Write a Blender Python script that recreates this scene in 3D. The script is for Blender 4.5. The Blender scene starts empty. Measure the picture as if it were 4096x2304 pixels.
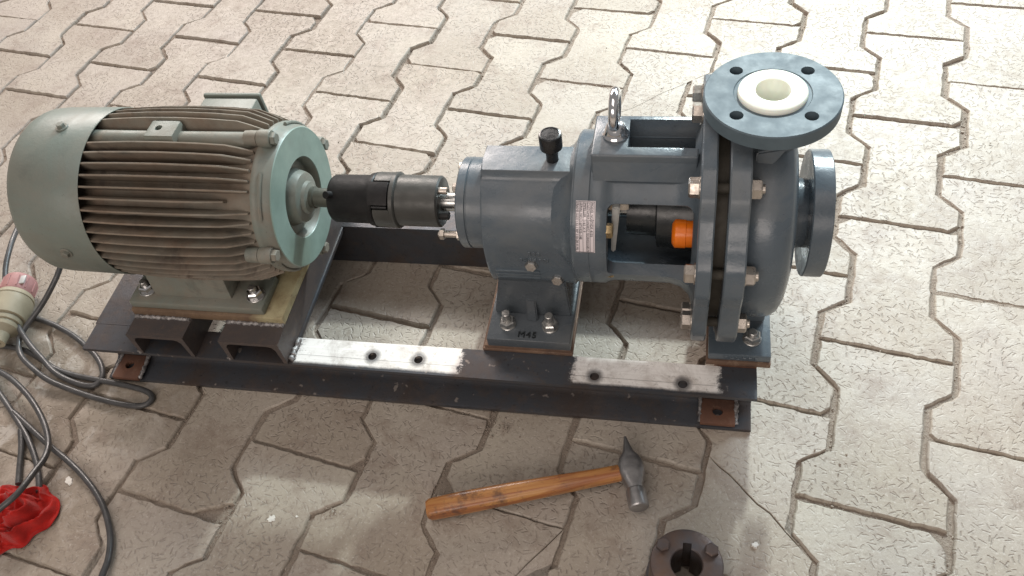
import bpy, bmesh, math, random
from mathutils import Vector, Matrix, noise
sc = bpy.context.scene
col = sc.collection
R = math.radians
random.seed(7)

# ------------------------------------------------------------------ camera
cd = bpy.data.cameras.new('camera'); cam = bpy.data.objects.new('camera', cd); col.objects.link(cam)
CR = Vector((0.97894976, 0.16263275, -0.1233205)); CU = Vector((-0.05146493, 0.78138094, 0.6219286)); CF = Vector((-0.19750625, 0.60249017, -0.77330258))
mw = Matrix((( CR.x, CU.x, -CF.x, 0.75641854), (CR.y, CU.y, -CF.y, -0.49154471), (CR.z, CU.z, -CF.z, 0.88198242), (0, 0, 0, 1)))
cam.matrix_world = mw
cd.sensor_width = 36; cd.lens = 819.287 / 1024 * 36; cd.clip_start = .02; cd.clip_end = 200
sc.camera = cam

# ------------------------------------------------------------------ light
wd = bpy.data.worlds.new('World'); sc.world = wd; wd.use_nodes = True
bg = wd.node_tree.nodes['Background']; bg.inputs[0].default_value = (1.0, .945, .905, 1); bg.inputs[1].default_value = .26
def area(name, loc, target, size, size_y, power, colr, shape='RECTANGLE'):
    l = bpy.data.lights.new(name, 'AREA'); l.shape = shape; l.size = size; l.size_y = size_y; l.energy = power; l.color = colr
    o = bpy.data.objects.new(name, l); col.objects.link(o); o.location = loc
    o.rotation_euler = (Vector(target) - Vector(loc)).to_track_quat('-Z', 'Y').to_euler()
    return o
# daylight through an opening behind and to the right (gives the crisp shadows), and the wide pale opening round it
def spot(name, loc, target, power, colr, size, blend, radius):
    l = bpy.data.lights.new(name, 'SPOT'); l.energy = power; l.color = colr; l.spot_size = R(size); l.spot_blend = blend; l.shadow_soft_size = radius
    o = bpy.data.objects.new(name, l); col.objects.link(o); o.location = loc
    o.rotation_euler = (Vector(target) - Vector(loc)).to_track_quat('-Z', 'Y').to_euler()
    return o
spot('doorway_beam', (1.28, 2.95, 1.95), (1.12, .35, 0), 540, (.86, .98, .96), 50, 1.0, .075)
area('yard_light', (2.3, 3.2, 2.45), (1.1, .3, 0), 2.4, 1.0, 150, (.72, .88, 1.0))
area('bay_light', (-1.3, 3.1, 2.2), (-.1, .3, 0), 2.2, 1.0, 138, (1.0, .89, .83))
area('front_bay_light', (.1, -3.3, 2.1), (.45, -.1, 0), 3.0, 1.3, 52, (1.0, .885, .81))
area('overhead_fill', (.2, -.7, 3.0), (.4, .0, 0), 2.4, 1.6, 21, (1.0, .89, .82))  # added overhead fill for the machine and front floor, no real source
vs = sc.view_settings; vs.view_transform = 'Standard'; vs.look = 'None'; vs.exposure = .06; vs.gamma = 1; vs.use_curve_mapping = False

# ------------------------------------------------------------------ material kit
class NT:
    def __init__(s, name):
        s.m = bpy.data.materials.new(name); s.m.use_nodes = True
        s.t = s.m.node_tree; s.b = s.t.nodes['Principled BSDF']; s.tc = None
    def n(s, typ, ins=None, **kw):
        nd = s.t.nodes.new(typ)
        for k, v in kw.items(): setattr(nd, k, v)
        for k, v in (ins or {}).items(): s.put(nd.inputs[k], v)
        return nd
    def put(s, sock, v):
        if isinstance(v, bpy.types.NodeSocket): s.t.links.new(v, sock)
        else: sock.default_value = v
    def co(s, kind='Object'):
        if s.tc is None: s.tc = s.n('ShaderNodeTexCoord')
        return s.tc.outputs[kind]
    def noise(s, scale, detail=4, rough=.55, vec=None, dist=0):
        return s.n('ShaderNodeTexNoise', {'Vector': vec or s.co(), 'Scale': scale, 'Detail': detail, 'Roughness': rough, 'Distortion': dist}).outputs[0]
    def math(s, op, a, b=0, c=0, clamp=False):
        nd = s.n('ShaderNodeMath', {0: a, 1: b, 2: c}, operation=op, use_clamp=clamp); return nd.outputs[0]
    def ramp(s, v, lo, hi, a=0, b=1):
        return s.n('ShaderNodeMapRange', {0: v, 1: lo, 2: hi, 3: a, 4: b}).outputs[0]
    def mix(s, f, a, b, mode='MIX'):
        nd = s.n('ShaderNodeMix', None, data_type='RGBA', blend_type=mode)
        s.put(nd.inputs[0], f); s.put(nd.inputs[6], a if isinstance(a, bpy.types.NodeSocket) else (*a, 1)); s.put(nd.inputs[7], b if isinstance(b, bpy.types.NodeSocket) else (*b, 1))
        return nd.outputs[2]
    def xyz(s, vec=None):
        nd = s.n('ShaderNodeSeparateXYZ', {0: vec or s.co()}); return nd.outputs
    def bump(s, h, strength=.3, dist=.001, nrm=None):
        ins = {'Height': h, 'Strength': strength, 'Distance': dist}
        if nrm is not None: ins['Normal'] = nrm
        return s.n('ShaderNodeBump', ins).outputs[0]
    def out(s, color=None, rough=None, metal=None, normal=None, **kw):
        b = s.b
        if color is not None: s.put(b.inputs['Base Color'], color if isinstance(color, bpy.types.NodeSocket) else (*color, 1))
        if rough is not None: s.put(b.inputs['Roughness'], rough)
        if metal is not None: s.put(b.inputs['Metallic'], metal)
        if normal is not None: s.put(b.inputs['Normal'], normal)
        for k, v in kw.items(): s.put(b.inputs[k.replace('_', ' ')], v)
        return s.m

def simple(name, c, rough=.5, metal=0, var=.25, scale=40, bump=.15, bscale=300, c2=None, **kw):
    k = NT(name); n = k.noise(scale, 5, .6)
    c2 = c2 or tuple(x * (1 - var) for x in c)
    colr = k.mix(k.ramp(n, .35, .65), c, c2)
    r = k.ramp(k.noise(scale * 2.3, 3), .3, .7, max(.03, rough - .08), min(1, rough + .1))
    nb = k.bump(k.noise(bscale, 3), bump, .0006)
    return k.out(colr, r, metal, nb, **kw)

def mat_paver():
    k = NT('paver'); obj = k.co()
    rnd = k.n('ShaderNodeObjectInfo').outputs['Random']
    off = k.n('ShaderNodeCombineXYZ', {0: k.math('MULTIPLY', rnd, 31.7), 1: k.math('MULTIPLY', rnd, 17.3), 2: 0}).outputs[0]
    p = k.n('ShaderNodeVectorMath', {0: obj, 1: off}, operation='ADD').outputs[0]
    def strokes(scale, seed, ln, wd):
        wv = k.n('ShaderNodeTexNoise', {'Vector': p, 'Scale': 130, 'Detail': 2}).outputs[1]
        wv = k.n('ShaderNodeVectorMath', {0: wv, 1: (.0022, .0022, 0)}, operation='MULTIPLY').outputs[0]
        pp = k.n('ShaderNodeVectorMath', {0: p, 1: (seed, seed * 2.1, 0)}, operation='ADD').outputs[0]
        pp = k.n('ShaderNodeVectorMath', {0: pp, 1: wv}, operation='ADD').outputs[0]
        v = k.n('ShaderNodeTexVoronoi', {'Vector': pp, 'Scale': scale, 'Randomness': .85}, voronoi_dimensions='2D')
        d = k.n('ShaderNodeVectorMath', {0: pp, 1: v.outputs['Position']}, operation='SUBTRACT').outputs[0]
        cx = k.xyz(v.outputs['Color'])
        ang = k.math('MULTIPLY', cx[0], 6.2832)
        ca, sa = k.math('COSINE', ang), k.math('SINE', ang)
        dx, dy, _ = k.xyz(d)
        ln = k.math('MULTIPLY', ln, k.ramp(cx[1], 0, 1, .55, 1.25))
        a = k.math('ABSOLUTE', k.math('ADD', k.math('MULTIPLY', dx, ca), k.math('MULTIPLY', dy, sa)))
        b = k.math('ABSOLUTE', k.math('SUBTRACT', k.math('MULTIPLY', dy, ca), k.math('MULTIPLY', dx, sa)))
        ma = k.n('ShaderNodeMapRange', {0: a, 1: k.math('MULTIPLY', ln, .7), 2: ln, 3: 1.0, 4: 0.0}).outputs[0]; mb = k.ramp(b, wd * .4, wd * 1.3, 1, 0)
        return k.math('MULTIPLY', ma, mb)
    s1 = strokes(88, .0, .0044, .00085); s2 = strokes(80, .37, .0040, .0008)
    st = k.math('MAXIMUM', s1, s2)
    wear = k.ramp(k.noise(9, 4, .6, p), .40, .62)            # strokes worn or filled here and there
    stw = k.math('MULTIPLY', st, k.ramp(wear, 0, 1, .25, 1))
    c = k.mix(rnd, (.385, .332, .286), (.340, .300, .260))
    c = k.mix(k.ramp(k.noise(6, 5, .65, p), .35, .7), c, (.41, .365, .300))
    c = k.mix(k.ramp(k.noise(3.2, 4, .6), .40, .62, 0, .55), c, (.275, .225, .172))
    c = k.mix(k.ramp(k.noise(17, 6, .72, p, .4), .50, .68, 0, .62), c, (.215, .16, .125))   # dirt stains
    c = k.mix(k.ramp(k.noise(240, 3, .7, p), .56, .70, 0, .5), c, (.56, .51, .46))
    c = k.mix(k.ramp(k.noise(150, 4, .75, p), .54, .70, 0, .55), c, (.15, .115, .09))
    c = k.mix(k.math('MULTIPLY', stw, .42), c, (.20, .165, .14))
    h = k.math('SUBTRACT', k.math('MULTIPLY', k.noise(260, 4, .75, p), .6), k.math('MULTIPLY', stw, 1.0))
    h = k.math('ADD', h, k.math('MULTIPLY', k.noise(28, 4, .6, p), 1.2))
    # cement and mud smears trodden round the cables, bottom left
    wp = k.n('ShaderNodeNewGeometry').outputs['Position']
    d = k.n('ShaderNodeVectorMath', {0: wp, 1: (-.10, -.06, 0)}, operation='DISTANCE').outputs['Value']
    f = k.math('MULTIPLY', k.ramp(d, .08, .34, 1, 0), k.ramp(k.noise(13, 6, .7, wp, .8), .42, .56, 0, .75))
    c = k.mix(f, c, (.20, .165, .125))
    f2 = k.math('MULTIPLY', k.ramp(d, .05, .26, 1, 0), k.ramp(k.noise(24, 5, .7, wp, .5), .54, .62, 0, .8))
    c = k.mix(f2, c, (.46, .43, .39))
    return k.out(c, k.ramp(k.noise(60, 3, .6, p), .3, .7, .45, .65), 0, k.bump(h, .62, .0012), Specular_IOR_Level=.5)

def mat_joint():
    k = NT('joint_sand')
    c = k.mix(k.ramp(k.noise(160, 6, .75), .35, .68), (.31, .252, .203), (.20, .157, .126))
    c = k.mix(k.ramp(k.noise(600, 3, .7), .62, .74), c, (.5, .45, .4))
    c = k.mix(k.ramp(k.noise(22, 4, .6), .42, .62, 0, .7), c, (.33, .275, .225))
    return k.out(c, .95, 0, k.bump(k.math('ADD', k.noise(350, 5, .8), k.math('MULTIPLY', k.noise(70, 4, .7), 2)), 1, .0025))

def mat_motor(name, dusty):
    k = NT(name)
    c = k.mix(k.ramp(k.noise(14, 4), .3, .7), (.180, .212, .186), (.148, .178, .157))
    dust = k.mix(k.ramp(k.noise(45, 5, .65), .3, .7), (.235, .180, .134), (.155, .112, .080))
    f = k.ramp(k.noise(12, 6, .72, dist=.8), .38, .62, dusty[0], dusty[1])
    dust = k.mix(k.ramp(k.noise(7, 5, .7), .48, .64, 0, .7), dust, (.27, .235, .19))
    dust = k.mix(k.ramp(k.noise(16, 5, .7, dist=.5), .54, .66, 0, .8), dust, (.085, .06, .045))
    c = k.mix(f, c, dust)
    c = k.mix(k.ramp(k.noise(210, 3, .7), .66, .74, 0, .5), c, (.07, .07, .06))
    h = k.math('ADD', k.noise(190, 4, .7), k.math('MULTIPLY', k.noise(45, 3), .6))
    return k.out(c, k.ramp(f, 0, 1, .36, .8), 0, k.bump(h, .28, .0009))

def mat_pump(name, base=(.092, .117, .140)):
    k = NT(name)
    c = k.mix(k.ramp(k.noise(18, 4), .3, .7), base, tuple(x * .84 for x in base))
    c = k.mix(k.ramp(k.noise(130, 3, .7), .69, .76, 0, .3), c, (.25, .27, .28))
    du = k.ramp(k.noise(9, 6, .72, dist=.7), .46, .66, 0, .30)
    c = k.mix(du, c, (.20, .195, .18))
    c = k.mix(k.ramp(k.noise(55, 6, .8), .64, .70, 0, .55), c, (.035, .042, .05))
    h = k.math('ADD', k.math('MULTIPLY', k.noise(90, 5, .7), .9), k.math('MULTIPLY', k.noise(22, 3), 1.2))
    h = k.math('ADD', h, k.math('MULTIPLY', k.noise(420, 3, .7), .25))
    return k.out(c, k.math('ADD', k.ramp(k.noise(35, 3), .3, .7, .20, .38), k.math('MULTIPLY', du, .6)), 0, k.bump(h, .26, .0016), Coat_Weight=.12, Coat_Roughness=.12)

def mill_scale(k):
    n = k.noise(13, 6, .65, dist=.5)
    c = k.mix(k.ramp(n, .44, .70), (.066, .071, .082), (.078, .058, .049))
    c = k.mix(k.ramp(k.noise(40, 6, .75), .52, .68, 0, .75), c, (.105, .082, .070))
    c = k.mix(k.ramp(k.noise(120, 4, .75), .60, .72, 0, .8), c, (.028, .024, .025))
    return c
def mat_frame():
    k = NT('mill_scale_steel'); c = mill_scale(k)
    return k.out(c, k.ramp(k.noise(50, 4, .7), .3, .7, .30, .55), .45, k.bump(k.noise(170, 5, .75), .3, .0008))
def mat_channel():
    # ground bright where it was sanded for marking out, along the top flange
    k = NT('part_ground_steel'); c = mill_scale(k); x, y, z = k.xyz()
    wob = k.math('MULTIPLY', k.math('SUBTRACT', k.noise(48, 9, .85), .5), .050)
    xx = k.math('ADD', x, wob)
    def band(a, b, s=.0012): return k.math('MULTIPLY', k.ramp(xx, a - s, a + s), k.ramp(xx, b - s, b + s, 1, 0))
    m = k.math('MAXIMUM', band(.298, .507), band(.645, .808, .003))
    m = k.math('MULTIPLY', m, k.ramp(z, .0735, .0745))
    m = k.math('MULTIPLY', m, k.ramp(k.math('ADD', y, k.math('MULTIPLY', wob, .12)), .0025, .0065))
    # scribed line, drill halos
    for hx, hy in ((.395, .020), (.454, .0198), (.668, .0143), (.768, .0126)):
        d = k.n('ShaderNodeVectorMath', {0: k.co(), 1: (hx, hy, .075)}, operation='DISTANCE').outputs['Value']
        d = k.math('ADD', d, k.math('MULTIPLY', wob, .16))
        m = k.math('MULTIPLY', m, k.ramp(d, .007, .0125, .25, 1))
    ln = k.ramp(k.math('ABSOLUTE', k.math('SUBTRACT', y, k.math('ADD', .0165, k.math('MULTIPLY', x, -.004)))), .0002, .0006, .45, 1)
    br = k.n('ShaderNodeMapping', {0: k.co(), 3: (14, 420, 1)}).outputs[0]
    g = k.mix(k.ramp(k.noise(1, 5, .7, br), .3, .7), (.88, .86, .83), (.74, .71, .68))
    g = k.mix(k.ramp(k.noise(30, 6, .75, dist=.5), .46, .66, 0, .62), g, (.36, .31, .27))
    g = k.mix(k.ramp(k.noise(120, 5, .8), .58, .68, 0, .6), g, (.2, .17, .15))
    g = k.mix(k.math('SUBTRACT', 1, ln), g, (.12, .1, .1))
    # weld spatter specks on the dark part
    c = k.mix(k.ramp(k.noise(75, 2, .5), .70, .74, 0, .7), c, (.33, .29, .26))
    cc = k.mix(m, c, g)
    return k.out(cc, k.ramp(m, 0, 1, .42, .6), k.ramp(m, 0, 1, .4, .05), k.bump(k.noise(170, 5, .75), .25, .0007))
def mat_rust(name, a, b, c3, rough=.7):
    k = NT(name)
    c = k.mix(k.ramp(k.noise(26, 6, .7, dist=.6), .32, .68), a, b)
    c = k.mix(k.ramp(k.noise(85, 5, .75), .55, .72, 0, .8), c, c3)
    return k.out(c, rough, .1, k.bump(k.noise(180, 5, .75), .35, .0009))
def mat_wood():
    k = NT('varnished_wood'); mp = k.n('ShaderNodeMapping', {0: k.co(), 3: (3.2, 55, 55)}).outputs[0]
    n = k.noise(1.6, 6, .6, mp, 1.5)
    c = k.mix(k.ramp(n, .38, .60), (.50, .245, .080), (.31, .105, .030))
    z = k.xyz()[2]
    c = k.mix(k.ramp(z, -.003, -.010, 0, .6), c, (.36, .20, .08))
    c = k.mix(k.ramp(k.noise(38, 6, .75), .52, .66, 0, .8), c, (.085, .040, .028))
    c = k.mix(k.ramp(k.noise(9, 3), .6, .75, 0, .5), c, (.12, .06, .05))
    return k.out(c, .36, 0, k.bump(n, .3, .0008), Coat_Weight=.15)

M = {}
M['paver'] = mat_paver(); M['joint'] = mat_joint()
M['cowl'] = mat_motor('motor_paint', (0, .30)); M['fin'] = mat_motor('dusty_fin', (.62, 1)); M['shield'] = mat_motor('shield_paint', (.05, .6)); M['dustgreen'] = mat_motor('dusty_paint', (.1, .65))
M['face'] = simple('face_paint', (.255, .345, .300), .45, 0, .22, 22)
M['pump'] = mat_pump('slate_paint'); M['pumpdark'] = mat_pump('slate_paint_foot', (.075, .088, .100))
M['flange'] = simple('lit_flange_paint', (.105, .142, .165), .55, 0, .2, 30, .15, 160, Specular_IOR_Level=.3); M['steel'] = mat_frame(); M['channel'] = mat_channel()  # flange colour: slate paint made paler to hold the skylight on it
M['rust'] = mat_rust('rusty_plate', (.165, .075, .045), (.11, .055, .038), (.2, .12, .08))
M['shim'] = mat_rust('rusty_shim', (.20, .12, .075), (.10, .06, .045), (.33, .24, .17))
def mat_plate():
    k = NT('oiled_plate'); x = k.xyz()[0]
    c = k.mix(k.ramp(k.noise(26, 6, .7, dist=.6), .32, .68), (.23, .155, .095), (.12, .075, .05))
    y_ = k.mix(k.ramp(k.noise(40, 5, .7), .4, .7), (.42, .37, .22), (.28, .22, .12))
    c = k.mix(k.ramp(k.math('ADD', x, k.math('MULTIPLY', k.noise(30, 4, .7), .05)), .272, .292), c, y_)
    c = k.mix(k.ramp(k.noise(85, 5, .75), .55, .72, 0, .8), c, (.07, .042, .03))
    return k.out(c, .5, .1, k.bump(k.noise(180, 5, .75), .35, .0009))
M['plate'] = mat_plate()
M['pad'] = mat_rust('brown_mill_scale', (.088, .068, .060), (.062, .055, .056), (.13, .09, .07), .5)
M['weld'] = simple('weld_bead', (.10, .09, .09), .5, .4, .6, 260, .9, 500, c2=(.42, .40, .39))
M['zinc'] = simple('zinc_plate', (.56, .55, .53), .30, .9, .25, 90, .1)
M['nut'] = simple('bolt_steel', (.50, .45, .40), .33, .85, .2, 120, .1)
M['brass'] = simple('brass', (.48, .36, .2), .3, .9, .25, 90, .1)
M['chrome'] = simple('bright_zinc', (.82, .82, .84), .12, 1, .1, 60, .08)
M['black'] = simple('black_plastic', (.014, .014, .015), .25, 0, .2)
M['coupblack'] = simple('black_casting', (.010, .0095, .010), .5, 0, .5, 60, .5, 160, c2=(.018, .017, .017), Specular_IOR_Level=.25)
M['coupgrey'] = simple('phosphated_steel', (.074, .074, .069), .42, .4, .3, 30, .2)
M['shaft'] = simple('ground_shaft', (.5, .5, .49), .25, 1, .2, 60)
M['shaftolive'] = simple('primed_shaft', (.10, .105, .085), .5, .3, .3, 60)
M['liner'] = simple('white_liner', (.86, .84, .74), .35, 0, .04, 20, .05, 200, Subsurface_Weight=.15)
M['orange'] = simple('orange_plastic', (.95, .21, .008), .35, 0, .12, 60)
M['gasket'] = simple('olive_gasket', (.055, .048, .036), .7, 0, .3, 50)
M['inner'] = simple('seal_cover', (.02, .024, .026), .3, 0, .3)
M['guard'] = simple('grey_guard', (.55, .55, .53), .45, .1, .2)
M['cable'] = simple('cable_sheath', (.075, .075, .076), .36, 0, .35, 70, .2)
M['cloth'] = simple('red_cotton', (.50, .020, .015), .95, 0, .35, 60, .9, 1100, Sheen_Weight=.25, Specular_IOR_Level=.08)
M['cream'] = simple('shaded_cream_plastic', (.34, .30, .21), .6, 0, .2, 30)  # cream darkened to carry the shade the plug lies in
M['pink'] = simple('shaded_pink_plastic', (.40, .20, .19), .6, 0, .15, 30)  # pink of the plug cap, its shade worked into the colour too
M['wood'] = mat_wood()
M['hammer'] = simple('worn_steel', (.42, .41, .41), .36, .85, .35, 60, .35, 200)
M['hub'] = simple('oily_cast_iron', (.085, .08, .085), .42, .5, .4, 30, .4, 200, c2=(.12, .075, .055))
M['paper'] = simple('label_foil', (.74, .67, .69), .35, .1, .05)
M['ink'] = simple('label_ink', (.06, .06, .07), .5)
M['grit'] = simple('grit', (.42, .36, .30), .85, 0, .6, 420, .5, c2=(.16, .125, .10))
M['white'] = simple('white_spot', (.75, .73, .68), .8, 0, .15, 200)
M['wire'] = simple('wire', (.55, .53, .44), .4, .2, .2)

# ------------------------------------------------------------------ mesh kit
def finish(name, bm, mat, parent=None, smooth=35, loc=None):
    me = bpy.data.meshes.new(name)
    bmesh.ops.recalc_face_normals(bm, faces=bm.faces)
    bm.to_mesh(me); bm.free()
    return link(name, me, mat, parent, smooth, loc)
def link(name, me, mat, parent=None, smooth=35, loc=None):
    if mat is not None:
        me.materials.clear(); me.materials.append(M[mat] if isinstance(mat, str) else mat)
    if smooth:
        me.polygons.foreach_set('use_smooth', [True] * len(me.polygons)); me.set_sharp_from_angle(angle=R(smooth))
    o = bpy.data.objects.new(name, me); col.objects.link(o)
    if parent is not None: o.parent = parent
    if loc is not None: o.location = loc
    return o
def thing(name, label, cat, loc=(0, 0, 0), group=None):
    o = bpy.data.objects.new(name, None); col.objects.link(o); o.location = loc; o.empty_display_size = .02
    return tag(o, label, cat, group)
def tag(o, label=None, cat=None, group=None, kind=None):
    if label: o['label'] = label
    if cat: o['category'] = cat
    if group: o['group'] = group
    if kind: o['kind'] = kind
    return o
def box(bm, a, b, bev=0, seg=2):
    c = [(x, y, z) for x in (a[0], b[0]) for y in (a[1], b[1]) for z in (a[2], b[2])]
    v = [bm.verts.new(q) for q in c]
    fs = [bm.faces.new([v[i] for i in f]) for f in ((0, 1, 3, 2), (4, 6, 7, 5), (0, 4, 5, 1), (2, 3, 7, 6), (0, 2, 6, 4), (1, 5, 7, 3))]
    if bev:
        es = list({e for f in fs for e in f.edges})
        bmesh.ops.bevel(bm, geom=es, offset=bev, segments=seg, affect='EDGES', profile=.5)
    return bm
def prism(bm, poly, a, b, axis='X', bev=0, seg=2):
    """polygon in the other two axes, drawn from a to b along axis"""
    def pt(p, t): return {'X': (t, p[0], p[1]), 'Y': (p[0], t, p[1]), 'Z': (p[0], p[1], t)}[axis]
    A = [bm.verts.new(pt(p, a)) for p in poly]; B = [bm.verts.new(pt(p, b)) for p in poly]
    n = len(poly); fs = [bm.faces.new(A), bm.faces.new(B[::-1])]
    for i in range(n): fs.append(bm.faces.new([A[i], B[i], B[(i + 1) % n], A[(i + 1) % n]]))
    if bev:
        es = list(fs[0].edges) + list(fs[1].edges)
        bmesh.ops.bevel(bm, geom=es, offset=bev, segments=seg, affect='EDGES', profile=.5)
    return bm
def lathe(bm, prof, c, axis='X', n=64, close=True, rf=None):
    """prof: (position along axis, radius)"""
    rings = []
    for t, r in prof:
        ring = []
        for i in range(n):
            a = 2 * math.pi * i / n; rr = r * (rf(a) if rf else 1)
            u, w = rr * math.cos(a), rr * math.sin(a)
            ring.append(bm.verts.new({'X': (t, c[0] + u, c[1] + w), 'Y': (c[0] + u, t, c[1] + w), 'Z': (c[0] + u, c[1] + w, t)}[axis]))
        rings.append(ring)
    for a, b in zip(rings, rings[1:]):
        for i in range(n): bm.faces.new([a[i], a[(i + 1) % n], b[(i + 1) % n], b[i]])
    if close:
        bm.faces.new(rings[0][::-1]); bm.faces.new(rings[-1])
    else:
        for i in range(n): bm.faces.new([rings[-1][i], rings[-1][(i + 1) % n], rings[0][(i + 1) % n], rings[0][i]])
    return bm
def tube(bm, pts, r, n=10, caps=True):
    pts = [Vector(p) for p in pts]; rings = []; up = Vector((.13, .2, 1)).normalized()
    for i, p in enumerate(pts):
        d = (pts[min(i + 1, len(pts) - 1)] - pts[max(i - 1, 0)]).normalized()
        s = d.cross(up)
        if s.length < 1e-4: s = d.cross(Vector((1, 0, 0)))
        s.normalize(); t = s.cross(d)
        rr = r[i] if isinstance(r, (list, tuple)) else r
        rings.append([bm.verts.new(p + rr * (math.cos(2 * math.pi * j / n) * s + math.sin(2 * math.pi * j / n) * t)) for j in range(n)])
    for a, b in zip(rings, rings[1:]):
        for j in range(n): bm.faces.new([a[j], a[(j + 1) % n], b[(j + 1) % n], b[j]])
    if caps: bm.faces.new(rings[0][::-1]); bm.faces.new(rings[-1])
    return bm
def catmull(P, k=8):
    P = [Vector(p) for p in P]; Q = [P[0]] + P + [P[-1]]; out = []
    for i in range(1, len(Q) - 2):
        a, b, c, d = Q[i - 1:i + 3]
        for j in range(k):
            t = j / k
            out.append(.5 * ((2 * b) + (c - a) * t + (2 * a - 5 * b + 4 * c - d) * t * t + (3 * b - a - 3 * c + d) * t ** 3))
    return out + [P[-1]]
def hexa(bm, c, d, af, h, rot=0, bev=True):
    """hex head: base centre c, pointing along d, across flats af, height h; returns bm"""
    d = Vector(d).normalized(); q = d.to_track_quat('Z', 'Y').to_matrix(); c = Vector(c); r = af / math.sqrt(3)
    def ring(rr, z, n=6, o=0): return [bm.verts.new(c + q @ Vector((rr * math.cos(rot + o + 2 * math.pi * i / n), rr * math.sin(rot + o + 2 * math.pi * i / n), z))) for i in range(n)]
    a = ring(r, 0); b = ring(r, h * .84); t = ring(r * .84, h)
    for x, y in ((a, b), (b, t)):
        for i in range(6): bm.faces.new([x[i], x[(i + 1) % 6], y[(i + 1) % 6], y[i]])
    bm.faces.new(a[::-1]); bm.faces.new(t)
    return bm
def rod(bm, c, d, r, h, n=16, ch=.12):
    d = Vector(d).normalized(); q = d.to_track_quat('Z', 'Y').to_matrix(); c = Vector(c); k = min(r * ch, h * .3); rs = []
    for rr, z in ((r, 0), (r, h - k), (r - k, h)):
        rs.append([bm.verts.new(c + q @ Vector((rr * math.cos(2 * math.pi * i / n), rr * math.sin(2 * math.pi * i / n), z))) for i in range(n)])
    for a, b in zip(rs, rs[1:]):
        for i in range(n): bm.faces.new([a[i], a[(i + 1) % n], b[(i + 1) % n], b[i]])
    bm.faces.new(rs[0][::-1]); bm.faces.new(rs[-1])
    return bm
NB = bmesh.new
def bake(o):
    dg = bpy.context.evaluated_depsgraph_get(); dg.update()
    me = bpy.data.meshes.new_from_object(o.evaluated_get(dg)); old = o.data; o.modifiers.clear(); o.data = me; me.name = o.name
    bpy.data.meshes.remove(old)
def boolean(o, bms, op='DIFFERENCE', smooth=35):
    cs = []
    for b in bms:
        c = finish('cutter', b, None, None, 0); cs.append(c)
        m = o.modifiers.new('b', 'BOOLEAN'); m.object = c; m.operation = op; m.solver = 'EXACT'
    bake(o)
    for c in cs: me = c.data; bpy.data.objects.remove(c); bpy.data.meshes.remove(me)
    o.data.polygons.foreach_set('use_smooth', [True] * len(o.data.polygons)); o.data.set_sharp_from_angle(angle=R(smooth))
    return o
def dup(o, parent, loc=None, mw_=None):
    c = o.copy(); col.objects.link(c); c.parent = parent
    if loc is not None: c.location = loc
    for ch in o.children: dup(ch, c)
    return c
def bead(name, parent, a, b, r, mat='weld', seed=0):
    rn = random.Random(seed); a, b = Vector(a), Vector(b); n = max(6, int((b - a).length / .0022)); bm = NB()
    pts = [a.lerp(b, i / n) + Vector((rn.uniform(-1, 1), rn.uniform(-1, 1), rn.uniform(-1, 1))) * r * .18 for i in range(n + 1)]
    tube(bm, pts, [r * (1 + .22 * math.sin(i * 1.9) + rn.uniform(-.15, .15)) for i in range(n + 1)], 7)
    return finish(name, bm, mat, parent, 60)

# ------------------------------------------------------------------ pavement: dog-bone blocks in staggered columns
PO = Vector((1.0609045, .7856073)); DU = Vector((.12801819, -.02261287)); DV = Vector((.02261287, .12801819)); QR = 1.6826
LOWER = -.0075
bm = NB(); box(bm, (-6, -5, -.08), (7, 7, LOWER))
# the near bed of sand is uneven: brim-full in places, washed out in others
nx, ny, x0_, y0_, x1_, y1_ = 330, 220, -1.15, -.55, 1.7, 1.3
gv = [[bm.verts.new((x0_ + (x1_ - x0_) * i / nx, y0_ + (y1_ - y0_) * j / ny, -.0052 + .0026 * noise.noise(Vector((i * .045, j * .045, 3))) + .0013 * noise.noise(Vector((i * .21, j * .21, 8))) + .0007 * noise.noise(Vector((i * .7, j * .7, 5))))) for j in range(ny + 1)] for i in range(nx + 1)]
for i in range(nx):
    for j in range(ny): bm.faces.new([gv[i][j], gv[i + 1][j], gv[i + 1][j + 1], gv[i][j + 1]])
pave = tag(finish('pavement', bm, 'joint', None, 0), 'dusty pavement of interlocking dog-bone concrete blocks with sandy joints', None, None, 'structure')
A_ = .113
def outline(gap_u=.023, gap_v=.012, rn=None, chip=None, nsub=5):
    """closed outline in lattice units about the block's middle; the block runs from joint to joint in v"""
    h = QR / 2
    s, j = .19 * QR, .12 * QR
    side = [(.5 + A_, -h), (.5 + A_, -h + s), (.5 - A_, -h + s + j), (.5 - A_, h - s - j), (.5 + A_, h - s), (.5 + A_, h)]
    rt = [(u - gap_u, max(-h + gap_v, min(h - gap_v, v))) for u, v in side]
    lf = [(-u, v) for u, v in rt[::-1]]
    P = rt + lf
    if chip is not None:
        for ci, size in chip:
            i = {0: 0, 1: 5, 2: 6, 3: 11}[ci]; p = P[i]; a, b = P[(i - 1) % 12], P[(i + 1) % 12]
            def tow(q): d = Vector(q) - Vector(p); return tuple(Vector(p) + d.normalized() * min(size, d.length * .6))
            P[i] = [tow(a), tow(b)]
        P2 = []
        for q in P: P2 += q if isinstance(q, list) else [q]
        P = P2
    out = []
    for i, p in enumerate(P):
        q = P[(i + 1) % len(P)]; n = max(1, int((Vector(q) - Vector(p)).length / .065))
        for t in range(n):
            f = t / n; w = Vector(p).lerp(Vector(q), f)
            if rn: w += Vector((rn.uniform(-1, 1), rn.uniform(-1, 1))) * .0085
            out.append(w)
    return out
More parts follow.
